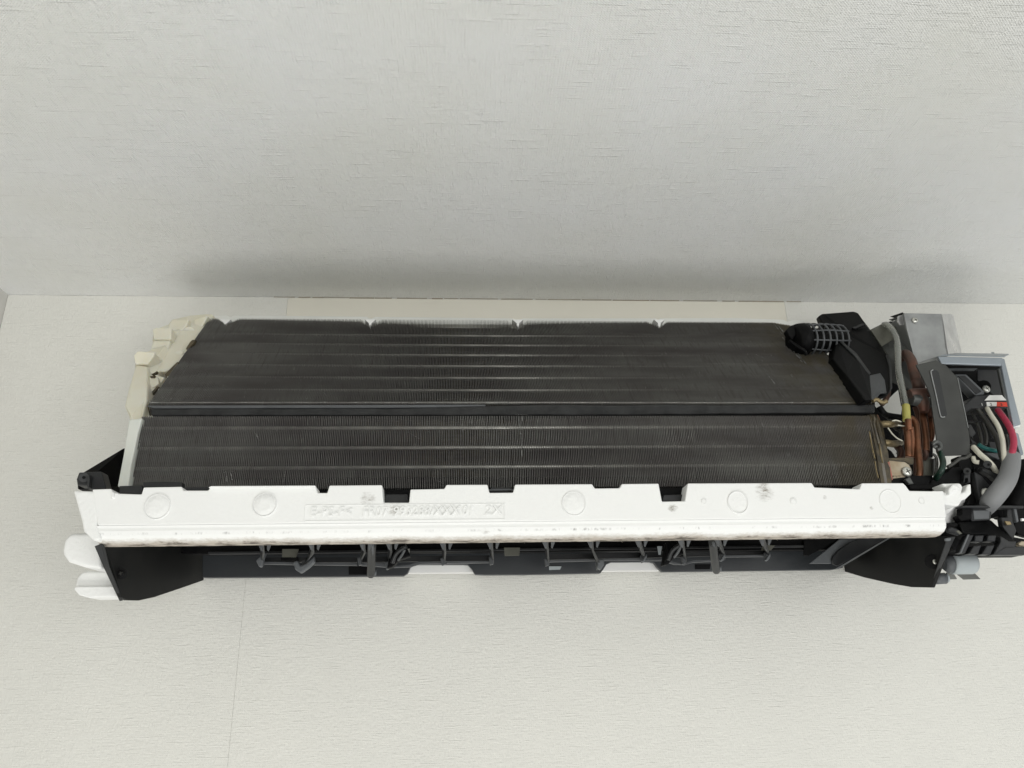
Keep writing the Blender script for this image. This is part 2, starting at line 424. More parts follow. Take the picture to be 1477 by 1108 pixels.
def exchanger(prof_a, prof_b, depth, x0, x1, pitch, nseg, rows_px, topcut, bends, tube_depth):
    A = Vector((0, -prof_a[0], prof_a[1])); B = Vector((0, -prof_b[0], prof_b[1])); U = (B - A).normalized(); L = (B - A).length
    Nn = Vector((0, U.z, -U.y))
    if Nn.y < 0: Nn = -Nn
    # tube rows from the photo: intersect the sight line with the face
    rows = []
    for py in rows_px:
        best = min(range(400), key=lambda k: abs(ZZ(py, -(A + U * (L * k / 399)).y) - (A + U * (L * k / 399)).z))
        rows.append(L * best / 399)
    core = MB()
    # dark core behind the visible tube row, and the two tube sheets
    q = [A + Nn * depth * .4, A + U * L * .975 + Nn * depth * .3, A + U * L * .985 + Nn * depth, A + Nn * depth]
    core.prism([(-p.y, p.z) for p in q], x0 + .001, x1 - .001)
    for xe in (x0 - .0012, x1 + .0002):
        q = [A + Nn * .0015, A + U * L * .94 + Nn * .0015, A + U * L * .94 + Nn * depth, A + Nn * depth]
        core.prism([(-p.y, p.z) for p in q], xe, xe + .001)
    ex = core.build('heat_exchanger', M['finend'], AC)
    fin_pack(prof_a, prof_b, depth, x0, x1, pitch, nseg, rows, topcut, bends, ex)
    for r_ in rows:
        c = A + U * r_ + Nn * (tube_depth + .0018)
        MB().tube([(x0 - .002, c.y, c.z), (x1 + .002, c.y, c.z)], .0015, 12, 1).build('tube', M['tubem'], ex, smooth=True)
    return ex, A, U, Nn, L, rows
notches = [XX(px, 470, .075) for px in (325, 534, 747, 951)]
def cut_upper(x):
    c = 0
    for n_ in notches:
        d = abs(x - n_)
        if d < .0105: c = max(c, .012 * min(1, 1.1 * (1 - max(d - .0005, 0) / .010)))
    if x > XX(1120, 470, .075): c = max(c, min(.012, (x - XX(1120, 470, .075)) * .45))
    return c
bends = []
for _ in range(60): bends.append((random.uniform(UX0, UX1), random.uniform(0, .15), random.uniform(.001, .004), random.uniform(.002, .006), random.uniform(.0002, .0006)))
for _ in range(5): bends.append((random.uniform(UX0, UX1), random.uniform(.02, .15), random.uniform(.006, .02), random.uniform(.003, .006), .0004))
UPR, uA, uU, uN, uL, urow = exchanger(UA, UB, .024, UX0, UX1, .00138, 76, (481.7, 495.3, 509.4, 525, 542, 559.6, 577.5), cut_upper, bends, .0012)
bends = []
for _ in range(50): bends.append((random.uniform(LX0, LX1), random.uniform(0, .06), random.uniform(.001, .003), random.uniform(.002, .008), random.uniform(.0002, .0006)))
for px in range(660, 950, 12): bends.append((XX(px, 605, .185), .056, random.uniform(.001, .005), .004, random.uniform(.0002, .0007)))
LWR, lA, lU, lN, lL, lrow = exchanger(LA, LB, .024, LX0, LX1, .00138, 34, (615, 643.5, 671.5), lambda x: 0, bends, .0012)

# bent, worn fin tips in paler metal, painting the upper pack's lower edge highlight
ed = MB()
for k in range(60):
    xa_ = UX0 + .001 + (UX1 - .012 - UX0) * k / 60; xb_ = UX0 + .001 + (UX1 - .012 - UX0) * (k + .97) / 60
    p = uA + uU * (.0010 + random.uniform(-.0001, .0001)) - uN * .0002
    ed.box(xa_, xb_, -p.y, -p.y + .0003, p.z, p.z + random.uniform(.0004, .0007))
o = ed.build('folded_fin_edge', M['fin'], UPR); o['kind'] = 'stuff'
eb = MB(); x = UX0 + .002
while x < UX1 - .03:
    L_ = random.uniform(.0004, .0022)
    if random.random() < (.9 if .0 < x < .1 else .5):
        p = uA + uU * random.uniform(.0008, .0016) - uN * .0004
        eb.box(x, x + L_, -p.y, -p.y + .0005, p.z, p.z + random.uniform(.0002, .0007))
    x += L_ + random.uniform(.0002, .002)
o = eb.build('bent_tip_highlight', M['finhi'], UPR); o['kind'] = 'stuff'
# crushed fins and scratches: little folded slivers of fin metal lying on the face
sc = MB()
def scratch(px0, py0, px1, py1, wpx, upper=True):
    A_, U_, N_, L_ = (uA, uU, uN, uL) if upper else (lA, lU, lN, lL)
    def on(px, py):
        c = Vector(((px - 738.5) / FPX, (554 - py) / FPX, -1)); d = Vector((CX.dot(c), CY.dot(c), CZ.dot(c)))
        t = (A_ - CAM).dot(N_) / d.dot(N_); return CAM + d * t - N_ * .0005
    n = 5; k = random.random
    for i in range(n):
        t0, t1 = i / n, (i + .8 * k() + .3) / n
        a = on(px0 + (px1 - px0) * t0, py0 + (py1 - py0) * t0); c = on(px0 + (px1 - px0) * t1 + wpx * .3, py0 + (py1 - py0) * t1)
        w_ = Vector((wpx * .0006 * (.3 + .7 * k()), 0, 0))
        sc.ngon([a, a + w_ * .6, c + w_, c], N_ * .0004)
for s_ in ((1122, 470, 1166, 532, 1.6), (1116, 468, 1160, 524, .9), (1128, 487, 1160, 528, 2.2), (1106, 540, 1118, 556, 1.4), (1100, 530, 1135, 580, .5), (1080, 492, 1083, 494, 1),
           (241, 584, 247, 575, 1.5), (440, 580, 443, 574, 1), (360, 508, 366, 512, 1), (467, 567, 470, 571, 1), (1090, 512, 1104, 518, .8), (1140, 541, 1143, 545, 1.2), (1245, 570, 1262, 600, .1)):
    scratch(*s_)
for s_ in ((587, 623, 606, 634, .9), (368, 626, 373, 636, 2.2), (325, 680, 327, 696, 2), (331, 678, 335, 694, 1.5), (322, 682, 337, 680, 1), (209, 682, 211, 697, .8), (252, 682, 253, 698, .6),
           (411, 680, 408, 698, .7), (747, 600, 752, 640, .7), (753, 600, 752, 662, .8), (743, 598, 762, 599, 1.2), (543, 610, 545, 628, .5), (631, 694, 640, 698, 1), (1057, 690, 1060, 700, .6), (617, 622, 619, 624, 1)):
    scratch(*s_, upper=False)
o = sc.build('crushed_fin', M['finhi'], UPR); o['kind'] = 'stuff'

# end layers of the lower pack at the right
for i, (dx, m) in enumerate(((0, 'finend'), (5, 'fin'), (9, 'finend'))):
    slab('end_fin', [(1250 + dx, 597, .176), (1256 + dx, 599, .18), (1264 + dx, 613, .184), (1272 + dx, 652, .187), (1277 + dx, 697, .19), (1271 + dx, 697, .19), (1262 + dx, 640, .187), (1256 + dx, 612, .184)], .19, .02, M[m], LWR)
for pts in ([(1254, 622), (1257, 640), (1262, 662)], [(1262, 665), (1264, 678), (1267, 690)], [(1258, 648), (1260, 655)], [(1268, 640), (1273, 668)]):
    pipe('brass_glint', pts, .1925, .0006, M['brass'], LWR, 6)  # thin brass strands stand in for glints on the pack's end

# closed-cell foam strip between the packs
st = MB(); top = []; bot = []
for i in range(61):
    x = 218 + (1262 - 218) * i / 60
    k = max(0, min(1, (x - 540) / 230)); k = k * k * (3 - 2 * k)
    top.append((x, 589.6 - 4.4 * k - 1.4 * (x - 218) / 1044 + .5 * math.sin(i * .7)))
    bot.append((x, 599 - 1.8 * (x - 218) / 1044 - 2.6 * max(0, (x - 900) / 362) + .35 * math.sin(i * 1.3)))
st.ngon([P(a, c, .180) for a, c in top + bot[::-1]], (0, .02, 0))
st.build('foam_strip', M['foam'], AC, bevel=.0005)
slab('gap_filler', [(225, 583), (1262, 580), (1262, 605), (225, 606)], .160, .02, M['black'], AC)
slab('edge_strip', [(211, 585.2), (700, 583.8), (700, 585.5), (640, 587), (560, 588), (222, 588.8)], .181, .004, M['vane'], AC)

# ---- rear casing strip above the packs
rc = MB().ngon([P(a, c, .052) for a, c in ((305, 456), (328, 454.5), (332, 457.5), (338, 455), (529, 456.5), (532, 459), (537, 459), (541, 456.8), (740, 459), (744, 461), (750, 461), (754, 459), (946, 459), (949, 461), (953, 459),
        (1060, 458.5), (1130, 461), (1136, 464), (1143, 461.5), (1160, 462), (1164, 465), (1171, 465.5), (1174, 467), (1172, 470), (305, 467))], (0, .03, 0)).build('rear_casing', M['rim'], AC, bevel=.0006)
for n_ in (325, 534, 747, 951):
    slab('casing_rib', [(n_ - 8, 461), (n_ + 8, 461), (n_ + 2, 466), (n_ + .7, 476), (n_ - .7, 476), (n_ - 2, 466)], .076, .015, M['wplastic'], rc)

# ---- left end: cream bracket
eb_ = slab('end_bracket', zK([(800, 135, .065), (740, 133, .065), (610, 150, .07), (450, 180, .07), (405, 240, .08), (300, 262, .09), (285, 340, .1), (290, 400, .105), (262, 445, .11), (150, 470, .12), (140, 600, .13), (90, 760, .15), (55, 910, .165), (100, 1020, .17),
     (160, 1040, .172), (300, 1010, .172), (300, 880, .160), (240, 850, .155), (330, 745, .14), (395, 668, .133), (355, 655, .13), (322, 640, .128), (345, 614, .125), (385, 622, .124), (420, 610, .123), (520, 540, .115), (660, 360, .095), (800, 210, .07)]), .1, .028, M['cream'], AC, .0012)
slab('bracket_post', zK([(140, 590, .135), (165, 560, .133), (250, 575, .133), (243, 860, .168), (200, 1005, .183), (190, 1108, .1845), (90, 1108, .1845), (105, 1000, .183), (62, 905, .175), (95, 760, .158)]), .14, .016, M['cream'], eb_, .0015)
slab('bracket_block', zK([(290, 262), (320, 248), (450, 250), (448, 345), (430, 350), (300, 348)]), .108, .02, M['cream'], eb_, .001)
slab('bracket_block', zK([(295, 352), (440, 352), (425, 440), (395, 485), (290, 470), (270, 440)]), .1065, .02, M['cream'], eb_, .0015)
slab('bracket_block', zK([(130, 480), (165, 443), (312, 455), (300, 490), (250, 560), (145, 555)]), .1345, .02, M['cream'], eb_, .0012)
slab('bracket_block', zK([(420, 240), (455, 182), (600, 180), (580, 230), (520, 300), (440, 330)]), .0875, .008, M['cream'], eb_, .0012)
pipe('bracket_boss', [(*zK([(600, 285)])[0], .0845), (*zK([(600, 285)])[0], .07)], .1, .0050, M['cream'], eb_, 24)
slab('bracket_rib', zK([(455, 330), (470, 335), (560, 430), (480, 480), (440, 400)]), .098, .004, M['cream'], eb_, .0012)
slab('bracket_rib', zK([(430, 470), (520, 430), (560, 450), (420, 600), (330, 600), (310, 520)]), .1085, .01, M['cream'], eb_, .002)
slab('bracket_rib', zK([(640, 180), (700, 160), (760, 150), (700, 260), (660, 300), (630, 260)]), .078, .008, M['cream'], eb_, .001)
slab('bracket_clip', zK([(262, 660), (300, 648), (330, 660), (345, 720), (262, 780)]), .142, .006, M['cream'], eb_, .0008)
for q in ([(605, 372), (625, 352), (655, 352), (640, 375), (582, 440), (572, 425)], [(500, 536), (515, 540), (430, 650), (405, 668), (395, 640)], [(300, 632), (330, 614), (318, 632), (280, 640)], [(265, 660), (310, 648), (295, 662)], [(330, 740), (345, 745), (245, 860), (228, 868), (232, 845)]):
    slab('gap_seal', zK(q), .146 if q[0][0] < 400 else (.132 if q[0][0] < 550 else .112), .004, M['finend'], eb_)
slab('end_strip', [(186, 605, .186), (205, 603, .186), (199, 624, .188), (189, 672, .193), (185, 702, .196), (169, 702, .196), (178, 655, .191)], .19, .012, M['creamw'], AC, .001)

# ---- left black casing
cs = slab('end_casing', zQ([(205, 185, .15), (475, 22, .12), (480, 250, .12), (375, 262, .15), (205, 262, .16)]), .15, .02, M['black'], AC, .001)
slab('latch', zQ([(200, 205), (215, 165), (345, 160), (372, 262), (262, 262), (262, 240), (205, 240)]), .182, .012, M['dark'], cs, .0008)
pipe('latch_pin', [(*zQ([(243, 195)])[0], .1845), (*zQ([(243, 195)])[0], .17)], .18, .0036, M['dark'], cs, 20)
pipe('latch_hole', [(*zQ([(243, 195)])[0], .1848), (*zQ([(243, 195)])[0], .18)], .18, .0012, M['black'], cs, 16)
slab('latch_rib', zQ([(258, 180), (276, 180), (274, 250), (262, 255)]), .187, .01, M['dark'], cs, .0006)

# ---- white foam drain pan
F = .212
top = [(133, 706), (160, 705), (163, 711), (168, 711), (171, 712), (200, 713), (204, 713), (207, 703), (262, 702), (264, 707.5), (300, 707.5), (304, 701.5), (455, 700.5), (458, 711), (472, 711), (475, 700.3),
       (551, 699.6), (553, 725), (590, 725), (592, 706), (641, 705), (644, 699.3), (703, 699), (706, 710.8), (740, 710.5), (743, 698.8), (854, 698.2), (858, 704.5), (894, 704), (897, 698), (950, 697.5), (955, 723.5), (988, 722.8), (992, 697.2),
       (1171, 696.5), (1175, 703), (1226, 705), (1240, 705.5), (1243, 697), (1303, 696.8), (1307, 701), (1312, 708), (1344, 708.5), (1361, 708)]
zr = ZZ(752, F)                                     # height of the faint moulded ridge
xl_, xr_ = XX(133, 730, F), XX(1361.5, 730, F)
pts = [P(a, c, F) for a, c in top] + [Vector((xr_, -F, zr)), Vector((xl_ + .006, -F, zr))]
pan = MB().ngon(pts, (0, .016, 0))
prof = [(F - .0004, zr - .0001), (F - .0016, zr - .0016), (F - .0012, ZZ(760, F)), (.2095, ZZ(768, .2095)), (.206, ZZ(774, .206)), (.200, ZZ(779.5, .2)), (.193, ZZ(782.5, .193)), (.150, ZZ(779, .150)), (.150, zr - .0001)]
pan.prism(prof, xl_ + .004, xr_)
pan = pan.build('drain_pan', M['eps'], AC, bevel=.0011, seg=3)
# soft step along the top where the inner lip shows
slab('pan_lip', [(300, 703.5), (455, 702.5), (455, 700.2), (304, 701)], .2145, .003, M['epsp'], pan, .0005)
# moulded discs
for (px, py, rpx, hz, prou) in ((227, 731, 18.5, 1, .0007), (382, 728.5, 17, 1, .0011), (827.5, 726.5, 18, 1.02, .0006), (1064, 725, 15.5, 1.1, .0009), (1284, 723.5, 17, 1.08, .0003), (1329, 723, 4.5, 1.1, .0003), (1015, 723, 4, 1, .0003), (1144, 723, 5, 1, .0003)):
    c = P(px, py, F); r_ = rpx * .000505
    v = []; n = 40; ring = [(1.0, 0), (1.0, -prou), (.955, -prou - .0003), (.93, -prou * .25), (.86, -prou * .3 if hz > 1.05 else -prou), (0.4, -prou * (.6 if hz > 1.05 else 1.05))]
    for q, h in ring:
        for k in range(n):
            a = 2 * math.pi * k / n; v.append((c.x + r_ * q * math.cos(a), c.y + h, c.z + r_ * q * hz * math.sin(a)))
    f = []
    for i in range(len(ring) - 1):
        for k in range(n):
            a = i * n + k; b_ = i * n + (k + 1) % n; f.append((a, b_, b_ + n, a + n))
    f.append(tuple(range(len(v) - n, len(v))))
    MB().add(v, f).build('moulded_disc', M['epsp'], pan, smooth=True)
# embossed part number in its sunk field
fr = MB()
for a, c, d_, e_ in ((440, 729.2, 728, 728), (438, 751, 728, 749.5), (728, 728, 728, 728)): pass
x0, x1 = XX(440, 740, F), XX(727, 740, F); z0, z1 = ZZ(750, F, 590), ZZ(728.5, F, 590); t = .0006; hgt = .0005
fr.box(x0, x1, F - .001, F + hgt, z1, z1 + t).box(x0, x1, F - .001, F + hgt, z0 - t, z0).box(x0 - t, x0, F - .001, F + hgt * .9, z0, z1).box(x1, x1 + t * 1.4, F - .001, F + hgt * 1.2, z0 - t, z1 + t)
fr.build('number_field', M['epsp'], pan, bevel=.0002)
text('moulded_number', 'E-PS-F<', 446, 745, F + .0004, .0096, M['epsp'], pan, .0005, .08, 1.0)
text('moulded_number', 'FR07', 522, 745, F + .0004, .0098, M['epsp'], pan, .0006, .08, .9)
text('moulded_number', '993288/XXX', 566, 744, F + .0004, .0098, M['epsp'], pan, .0007, .12, .92)
text('moulded_number', '01', 666, 743, F + .0004, .0098, M['epsp'], pan, .0006, .1, .85)
text('moulded_number', '2X', 698, 742.5, F + .0004, .0098, M['epsp'], pan, .0005, .15, 1.1)
# dark plastic seen in the pan's pockets
pk = slab('coil_cradle', [(172, 690), (1345, 686), (1345, 712), (1000, 727), (545, 728), (172, 716)], .186, .004, M['black'], AC)
for a in ([(556, 713), (588, 713), (590, 726), (553, 726)], [(957, 714), (986, 713), (988, 724), (955, 724.5)], [(708, 703), (738, 703), (738, 710), (708, 710)], [(172, 701), (205, 700), (205, 712), (172, 712)], [(206, 695), (262, 695), (262, 703), (206, 703)], [(264, 703), (300, 702.5), (300, 708), (264, 708)]):
    slab('cradle_clip', a, .2, .008, M['dark'], pk, .0006)
slab('cradle_clip', [(705, 706), (741, 705.5), (741, 707), (705, 707.5)], .2035, .003, M['vane'], pk)
# left foam lumps
slab('pan_cheek', zQ([(180, 268), (345, 276), (325, 400), (318, 470), (335, 540), (330, 556), (300, 560), (240, 505), (228, 440), (197, 330)]), .2118, .03, M['epsp'], pan, .0035, seg=4)
slab('pan_rib', zQ([(268, 275), (290, 272), (292, 288), (272, 290)]), .2085, .005, M['sheath'], pan, .0005)
slab('pan_rib', zQ([(395, 280), (415, 275), (418, 310), (400, 318)]), .2135, .005, M['wplastic'], pan, .0008)
slab('pan_block', zQ([(118, 610), (130, 550), (165, 516), (300, 510), (345, 560), (345, 722), (240, 710), (150, 680), (122, 640)]), .175, .035, M['epsp'], pan, .0055, seg=4)
slab('pan_block', zQ([(190, 826), (200, 770), (228, 740), (262, 732), (390, 735), (440, 830)]), .1475, .05, M['epsp'], pan, .0025, seg=4)
slab('pan_block', zQ([(183, 836), (195, 822), (420, 820), (440, 882), (270, 888), (214, 872)]), .152, .022, M['epsp'], pan, .0022, seg=4)
# right end of the pan
rsh = slab('pan_shoulder', zW([(940, 405, .19), (1010, 400, .19), (1060, 375, .19), (1090, 360, .185), (1085, 400, .17), (1045, 480, .16), (1060, 545, .165), (935, 545, .185), (950, 480, .185)]), .18, .02, M['epsp'], pan, .002, seg=3)
slab('pan_tab', zW([(925, 268), (1050, 265), (1068, 290), (1058, 330), (1085, 320), (1098, 275), (1122, 268), (1126, 335), (1090, 370), (1062, 382), (1040, 420), (935, 408), (920, 330), (972, 318), (955, 292)]), .204, .016, M['epsp'], pan, .0015, seg=3)
slab('pan_tab', zW([(1000, 270), (1035, 280), (1050, 300), (1020, 320), (975, 345), (970, 305)]), .2085, .006, M['epsp'], pan, .001)

# ---- outlet duct
BD = .03
yb = 833
top_b = [(292, 786), (1216, 774)]
bot_b = [(1216, 819), (1200, 822), (955, 825), (948, 818), (944, 812.5), (938, 810.5), (882, 811), (875, 814), (870, 822), (866, 827), (760, 829), (700, 829.5), (685, 829), (681, 822), (675, 815), (668, 814.5), (600, 814.5), (592, 818), (588, 827), (582, 831), (505, 832), (300, 833.5), (292, 833)]
duct = slab('outlet_duct', top_b + bot_b, BD, .006, M['duct'], AC, .0006)
for x0, x1, ya in ((583, 683, 811), (868, 952, 808)):
    slab('rear_lip', [(x0, ya), (x1, ya), (x1, ya + 14.5), (x0, ya + 15.5)], .022, .012, M['wplastic'], duct)
# windows and slots in the duct floor: shallow frames with what shows through, and one painted glimmer
for a, m in (([(503, 817), (531, 817), (531, 829), (503, 829)], 'black'), ([(1003, 814), (1025, 813.7), (1024, 821), (1003, 821.3)], 'black'),
             ([(407, 792), (431, 792), (427, 804), (407, 805)], 'platg'), ([(727, 790), (750, 790), (749, 801.5), (728, 802)], 'platg'), ([(792, 817), (810, 817), (808, 821.5), (792, 822)], 'motor'), ([(582, 792), (591, 791.5), (590, 804), (584, 804.5)], 'chrome'), ([(1101, 786), (1118, 787), (1112, 794), (1098, 794)], 'platg'), ([(405, 804), (430, 803.5), (430, 809), (405, 809)], 'black'), ([(948, 788), (955, 788), (953, 800), (950, 800)], 'motor')):  # the chrome patch is a painted glimmer on the linkage
    slab('window_or_glint', a, (BD + .0012) if a[0][1] > 810 else .0735, .001, M[m], duct)
# upper part of the duct: shadowed fan housing
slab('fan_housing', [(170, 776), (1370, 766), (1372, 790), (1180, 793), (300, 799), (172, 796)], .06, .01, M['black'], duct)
slab('duct_ledge', [(300, 796), (1180, 786), (1180, 789), (300, 799.5)], .063, .006, M['dark'], duct, .0004)
# fan rotor behind the lip (long cylinder, barely visible)
# side plates: (distance, height) outlines set at the two ends of the duct
zt_ = .0915
def side(pts, xf, xb, th, m, name='side_plate', push=0):
    return MB().ngon([PX(a, c, xf, xb) + Vector((push, 0, 0)) for a, c in pts], (th, 0, 0)).build(name, m, duct, bevel=.0004)
sl = side([(150, 786), (160, 812), (176, 862), (184, 866), (201, 866.3), (223, 861.5), (260, 849), (300, 835), (304, 833), (305, 786), (300, 776), (152, 776)], -.2592, -.2487, -.003, M['ductb'])
sr = side([(1372, 774), (1284, 772), (1206, 821), (1226, 827), (1246, 833), (1289, 842.8), (1314, 847), (1343.5, 847.7)], .3765, .387, .003, M['ductb'])
# front returns of the side plates
slab('plate_rim', zQ([(303, 590, .203), (345, 575, .203), (360, 590, .203), (388, 705, .186), (466, 903, .153), (448, 907, .152), (355, 710, .185)]), .2, .0012, M['dark'], sl, .0006)
slab('plate_rim', zW([(965, 630, .203), (1018, 625, .203), (858, 968, .152), (850, 967, .152)]), .2, .0012, M['dark'], sr, .0006)
slab('plate_rim', zW([(950, 636), (990, 634), (986, 652), (952, 654)]), .2045, .002, M['rail'], sr, .0004)
slab('flare_edge', [(1281, 776, .112), (1284.5, 776, .112), (1210, 820.5, .072), (1206, 820, .072)], .1, .001, M['vane'], duct, off=(0, .0015, 0))
slab('end_closer', [(1180, 776), (1290, 772), (1232, 806), (1214, 818), (1180, 820)], .029, .002, M['black'], duct)
slab('corner_gusset', zW([(35, 806), (130, 730), (238, 643), (372, 636), (300, 668), (245, 705), (195, 755), (184, 785), (182, 806)]), .066, .002, M['rail'], duct, .0004)
slab('corner_web', zW([(0, 650), (232, 644), (30, 752), (0, 752)]), .064, .002, M['black'], duct)
slab('flare_panel', zW([(184, 785), (195, 755), (245, 705), (300, 668), (372, 636), (570, 636), (395, 735), (225, 822), (195, 812)]), .069, .002, M['dark'], duct, .0006)
# recess + screws on the side plates
q = zQ([(458, 748)])[0]; D_ = -PX(*q, -.2592, -.2487).y
pipe('screw_recess', [(*q, D_ + .003), (*q, D_ - .004)], .12, .0042, M['black'], sl, 24)
screw(*q, D_ + .0035, .0028, sl, M['black'])
q = zW([(862, 795)])[0]; D_ = -PX(*q, .3765, .387).y
pipe('screw_recess', [(*q, D_ + .004), (*q, D_ - .006)], .12, .0056, M['black'], sr, 24)
screw(q[0] + 4, q[1] - .3, D_ + .0045, .0022, sr)
# vane holders, each a rib hanging below the lip with a hooked foot
def vane(top_px, top_py, foot, wpx=3.0, D0=.15, D1=.06, hook=True, m='vane'):
    """thin rib from under the lip, running back and down to its foot"""
    (fx, fy) = foot
    q = [P(top_px, top_py, D0), P(top_px + 1, top_py + 14, D0 - .03), P(fx, fy - 6, D1 + .02), P(fx, fy, D1), P(fx - 1, fy + 1, D1 - .012), P(top_px - 3, top_py + 6, D0 - .06)]
    o = MB().ngon(q, (wpx * .00055, 0, 0)).build('vane_holder', M['dark'], duct, bevel=.0004)
    if hook:
        w2 = 5 if hook is True else hook
        slab('holder_foot', [(fx - w2, fy - 9), (fx + 1, fy - 11), (fx + 2, fy + .5), (fx - w2 + 2, fy + 2)], D1 + .018, .004, M[m], o, .0004)
    # small bright tab under the lip
    slab('holder_tab', [(top_px - 6, top_py), (top_px + 1, top_py), (top_px + 1, top_py + 11), (top_px - 2, top_py + 9)], D0 + .01, .0015, M['vane'], o, .0002)
    slab('holder_tab', [(top_px + 7, top_py), (top_px + 13, top_py), (top_px + 9, top_py + 10), (top_px + 7, top_py + 8)], D0 + .01, .0015, M['vane'], o, .0002)
for t_, ft in (((378, 785), (377, 815)), ((450, 784), (440, 818)), ((524, 784), (520, 814)), ((562, 783), (560, 820)), ((640, 783), (640, 814)), ((708, 782), (710, 813)),
               ((788, 781), (790, 815)), ((853, 780), (864, 820)), ((922, 779), (929, 810)), ((984, 779), (988, 812)), ((1037, 778), (1044, 807)), ((1101, 777), (1108, 806))):
    vane(*t_, ft)
# louvre blades carried by the holders
for a in ([(379, 810), (430, 811), (430, 815), (380, 814)], [(445, 811), (515, 812), (515, 816), (445, 815)], [(520, 812), (562, 812), (572, 816), (590, 814.5), (604, 810), (638, 810), (638, 813), (606, 814), (592, 818), (570, 819), (520, 816)], [(644, 810), (706, 809), (706, 812), (644, 813)],
          [(792, 808), (862, 806), (862, 809), (792, 811)], [(868, 806), (928, 804.5), (928, 808), (868, 809)], [(932, 806), (958, 806), (975, 811), (986, 812), (1000, 808), (1030, 807), (1030, 810), (1000, 811.5), (988, 815), (972, 814), (956, 809), (932, 809)], [(1045, 801), (1104, 800), (1104, 803), (1045, 804)]):
    slab('louvre_blade', a, .074, .003, M['vane'], duct, .0003)
for a in ([(382, 804), (515, 804), (515, 811), (382, 811)], [(520, 803), (706, 801), (706, 809), (520, 811)], [(792, 799), (928, 797), (928, 804.5), (792, 807.5)], [(932, 797), (1104, 794), (1104, 800), (932, 805)]):
    slab('louvre_body', a, .070, .003, M['dark'], duct, .0003)
# hooked feet that curl forward
slab('holder_hook', zM([(262, 470), (285, 462), (300, 490), (330, 478), (358, 450), (372, 440), (375, 470), (345, 500), (302, 530), (272, 510)]), .085, .006, M['rail'], duct, .0012)
slab('holder_hook', zN([(410, 425), (440, 425), (443, 450), (425, 478), (408, 465)]), .085, .006, M['rail'], duct, .001)
slab('holder_hook', zM([(68, 462), (105, 430), (120, 425), (108, 460), (100, 495), (85, 498)]), .083, .005, M['rail'], duct, .001)
for c in ((1019, 412, 1023, 392), (1238, 410, 1245, 395), (640, 415, 640, 400)):
    slab('holder_hook', zN([(c[0] - 16, c[1] + 20), (c[0] + 8, c[1] - 18), (c[0] + 10, c[1]), (c[0] - 5, c[1] + 24)]), .085, .004, M['rail'], duct, .0006)
# two long link posts
for p0, p1 in (((536.5, 784), (535, 829)), ((1028, 781), (1033, 823))):
    q = MB().tube([P(*p0, .15), P((p0[0] + p1[0]) / 2, 806, .12), P(*p1, .092)], .0034, 14).build('link_post', M['dark'], duct, smooth=True)
    pipe('post_groove', [(p0[0] + 1, p0[1] + 2, .1545), (p1[0] + 2, p1[1] - 8, .098)], .1, .0012, M['vane'], q, 8)
    pipe('post_tip', [(p1[0] + 6, p1[1] - 7, .094), (p1[0] + 5, p1[1] + 1, .094)], .1, .0016, M['rail'], q, 10)
# linkage mechanisms
for ox in (0, 398):
    dy = -ox * .01
    mm = slab('link_arm', [(562 + ox, 786 + dy), (585 + ox, 785 + dy), (592 + ox, 802 + dy), (575 + ox, 808 + dy), (566 + ox, 818 + dy), (558 + ox, 820 + dy), (562 + ox, 800 + dy)], .1, .01, M['black'], duct, .001)
    pipe('link_rod', [(566 + ox, 812 + dy, .105), (572 + ox, 798 + dy, .11), (586 + ox, 788 + dy, .115)], .1, .0018, M['dark'], mm, 8)
    pipe('link_rod', [(574 + ox, 808 + dy, .105), (580 + ox, 800 + dy, .11), (584 + ox, 792 + dy, .115)], .1, .0012, M['vane'], mm, 8)
# hanging shreds of dirt under the lip
dr = MB()
for _ in range(26):
    px = random.uniform(170, 1350); l = random.uniform(1, 5)
    a = P(px, 782 - px * .008, .19); dr.tube([a, a + Vector((random.uniform(-.002, .002), .001, -.0005 * l)), a + Vector((random.uniform(-.003, .003), .002, -.0008 * l))], .0002, 5, 2)
o = dr.build('dust_shred', M['finend'], pan); o['kind'] = 'stuff'

# ------------------------------------------------------------------ sensor holder and its bracket
sb = slab('sensor_bracket', zB([(425, 108, .075), (455, 88, .07), (770, 62, .07), (820, 78, .072), (930, 240, .09), (1110, 500, .13), (1150, 600, .145), (1160, 830, .17), (1110, 905, .178), (950, 960, .183), (890, 950, .182), (560, 540, .125), (600, 350, .10), (590, 250, .09), (455, 200, .083)]), .1, .008, M['black'], AC, .0015)
slab('bracket_channel', zB([(640, 350, .118), (800, 490, .135), (935, 690, .16), (960, 950, .196), (890, 955, .196), (700, 700, .16), (560, 540, .136), (600, 360, .118)]), .1, .014, M['black'], sb, .001)
slab('bracket_face', zB([(918, 705, .162), (1040, 678, .158), (1085, 750, .166), (1105, 878, .18), (1040, 885, .182), (1010, 925, .188), (950, 948, .196)]), .1, .003, M['duct'], sb, .0008)
slab('ridge_highlight', zB([(612, 345, .12), (640, 345, .12), (800, 480, .136), (945, 680, .161), (925, 700, .163), (780, 510, .14), (650, 380, .124)]), .12, .002, M['dark'], sb, .0006)  # lighter strip painting the highlight along the bracket's ridge
for a in ([(760, 222), (860, 180), (895, 195), (790, 240)], [(820, 298), (925, 245), (945, 258), (840, 300)]):
    slab('bracket_groove', zB(a), .098, .004, M['dark'], sb, .0008)
slab('bracket_rim', zB([(1095, 500, .134), (1118, 500, .134), (1150, 600, .15), (1160, 830, .175), (1130, 880, .182), (1138, 830, .175), (1130, 610, .15)]), .13, .002, M['dark'], sb, .0006)
pipe('bracket_clip', zB([(960, 960), (1000, 945), (1060, 975), (1100, 960)]), .19, .0018, M['brass'], sb, 8)

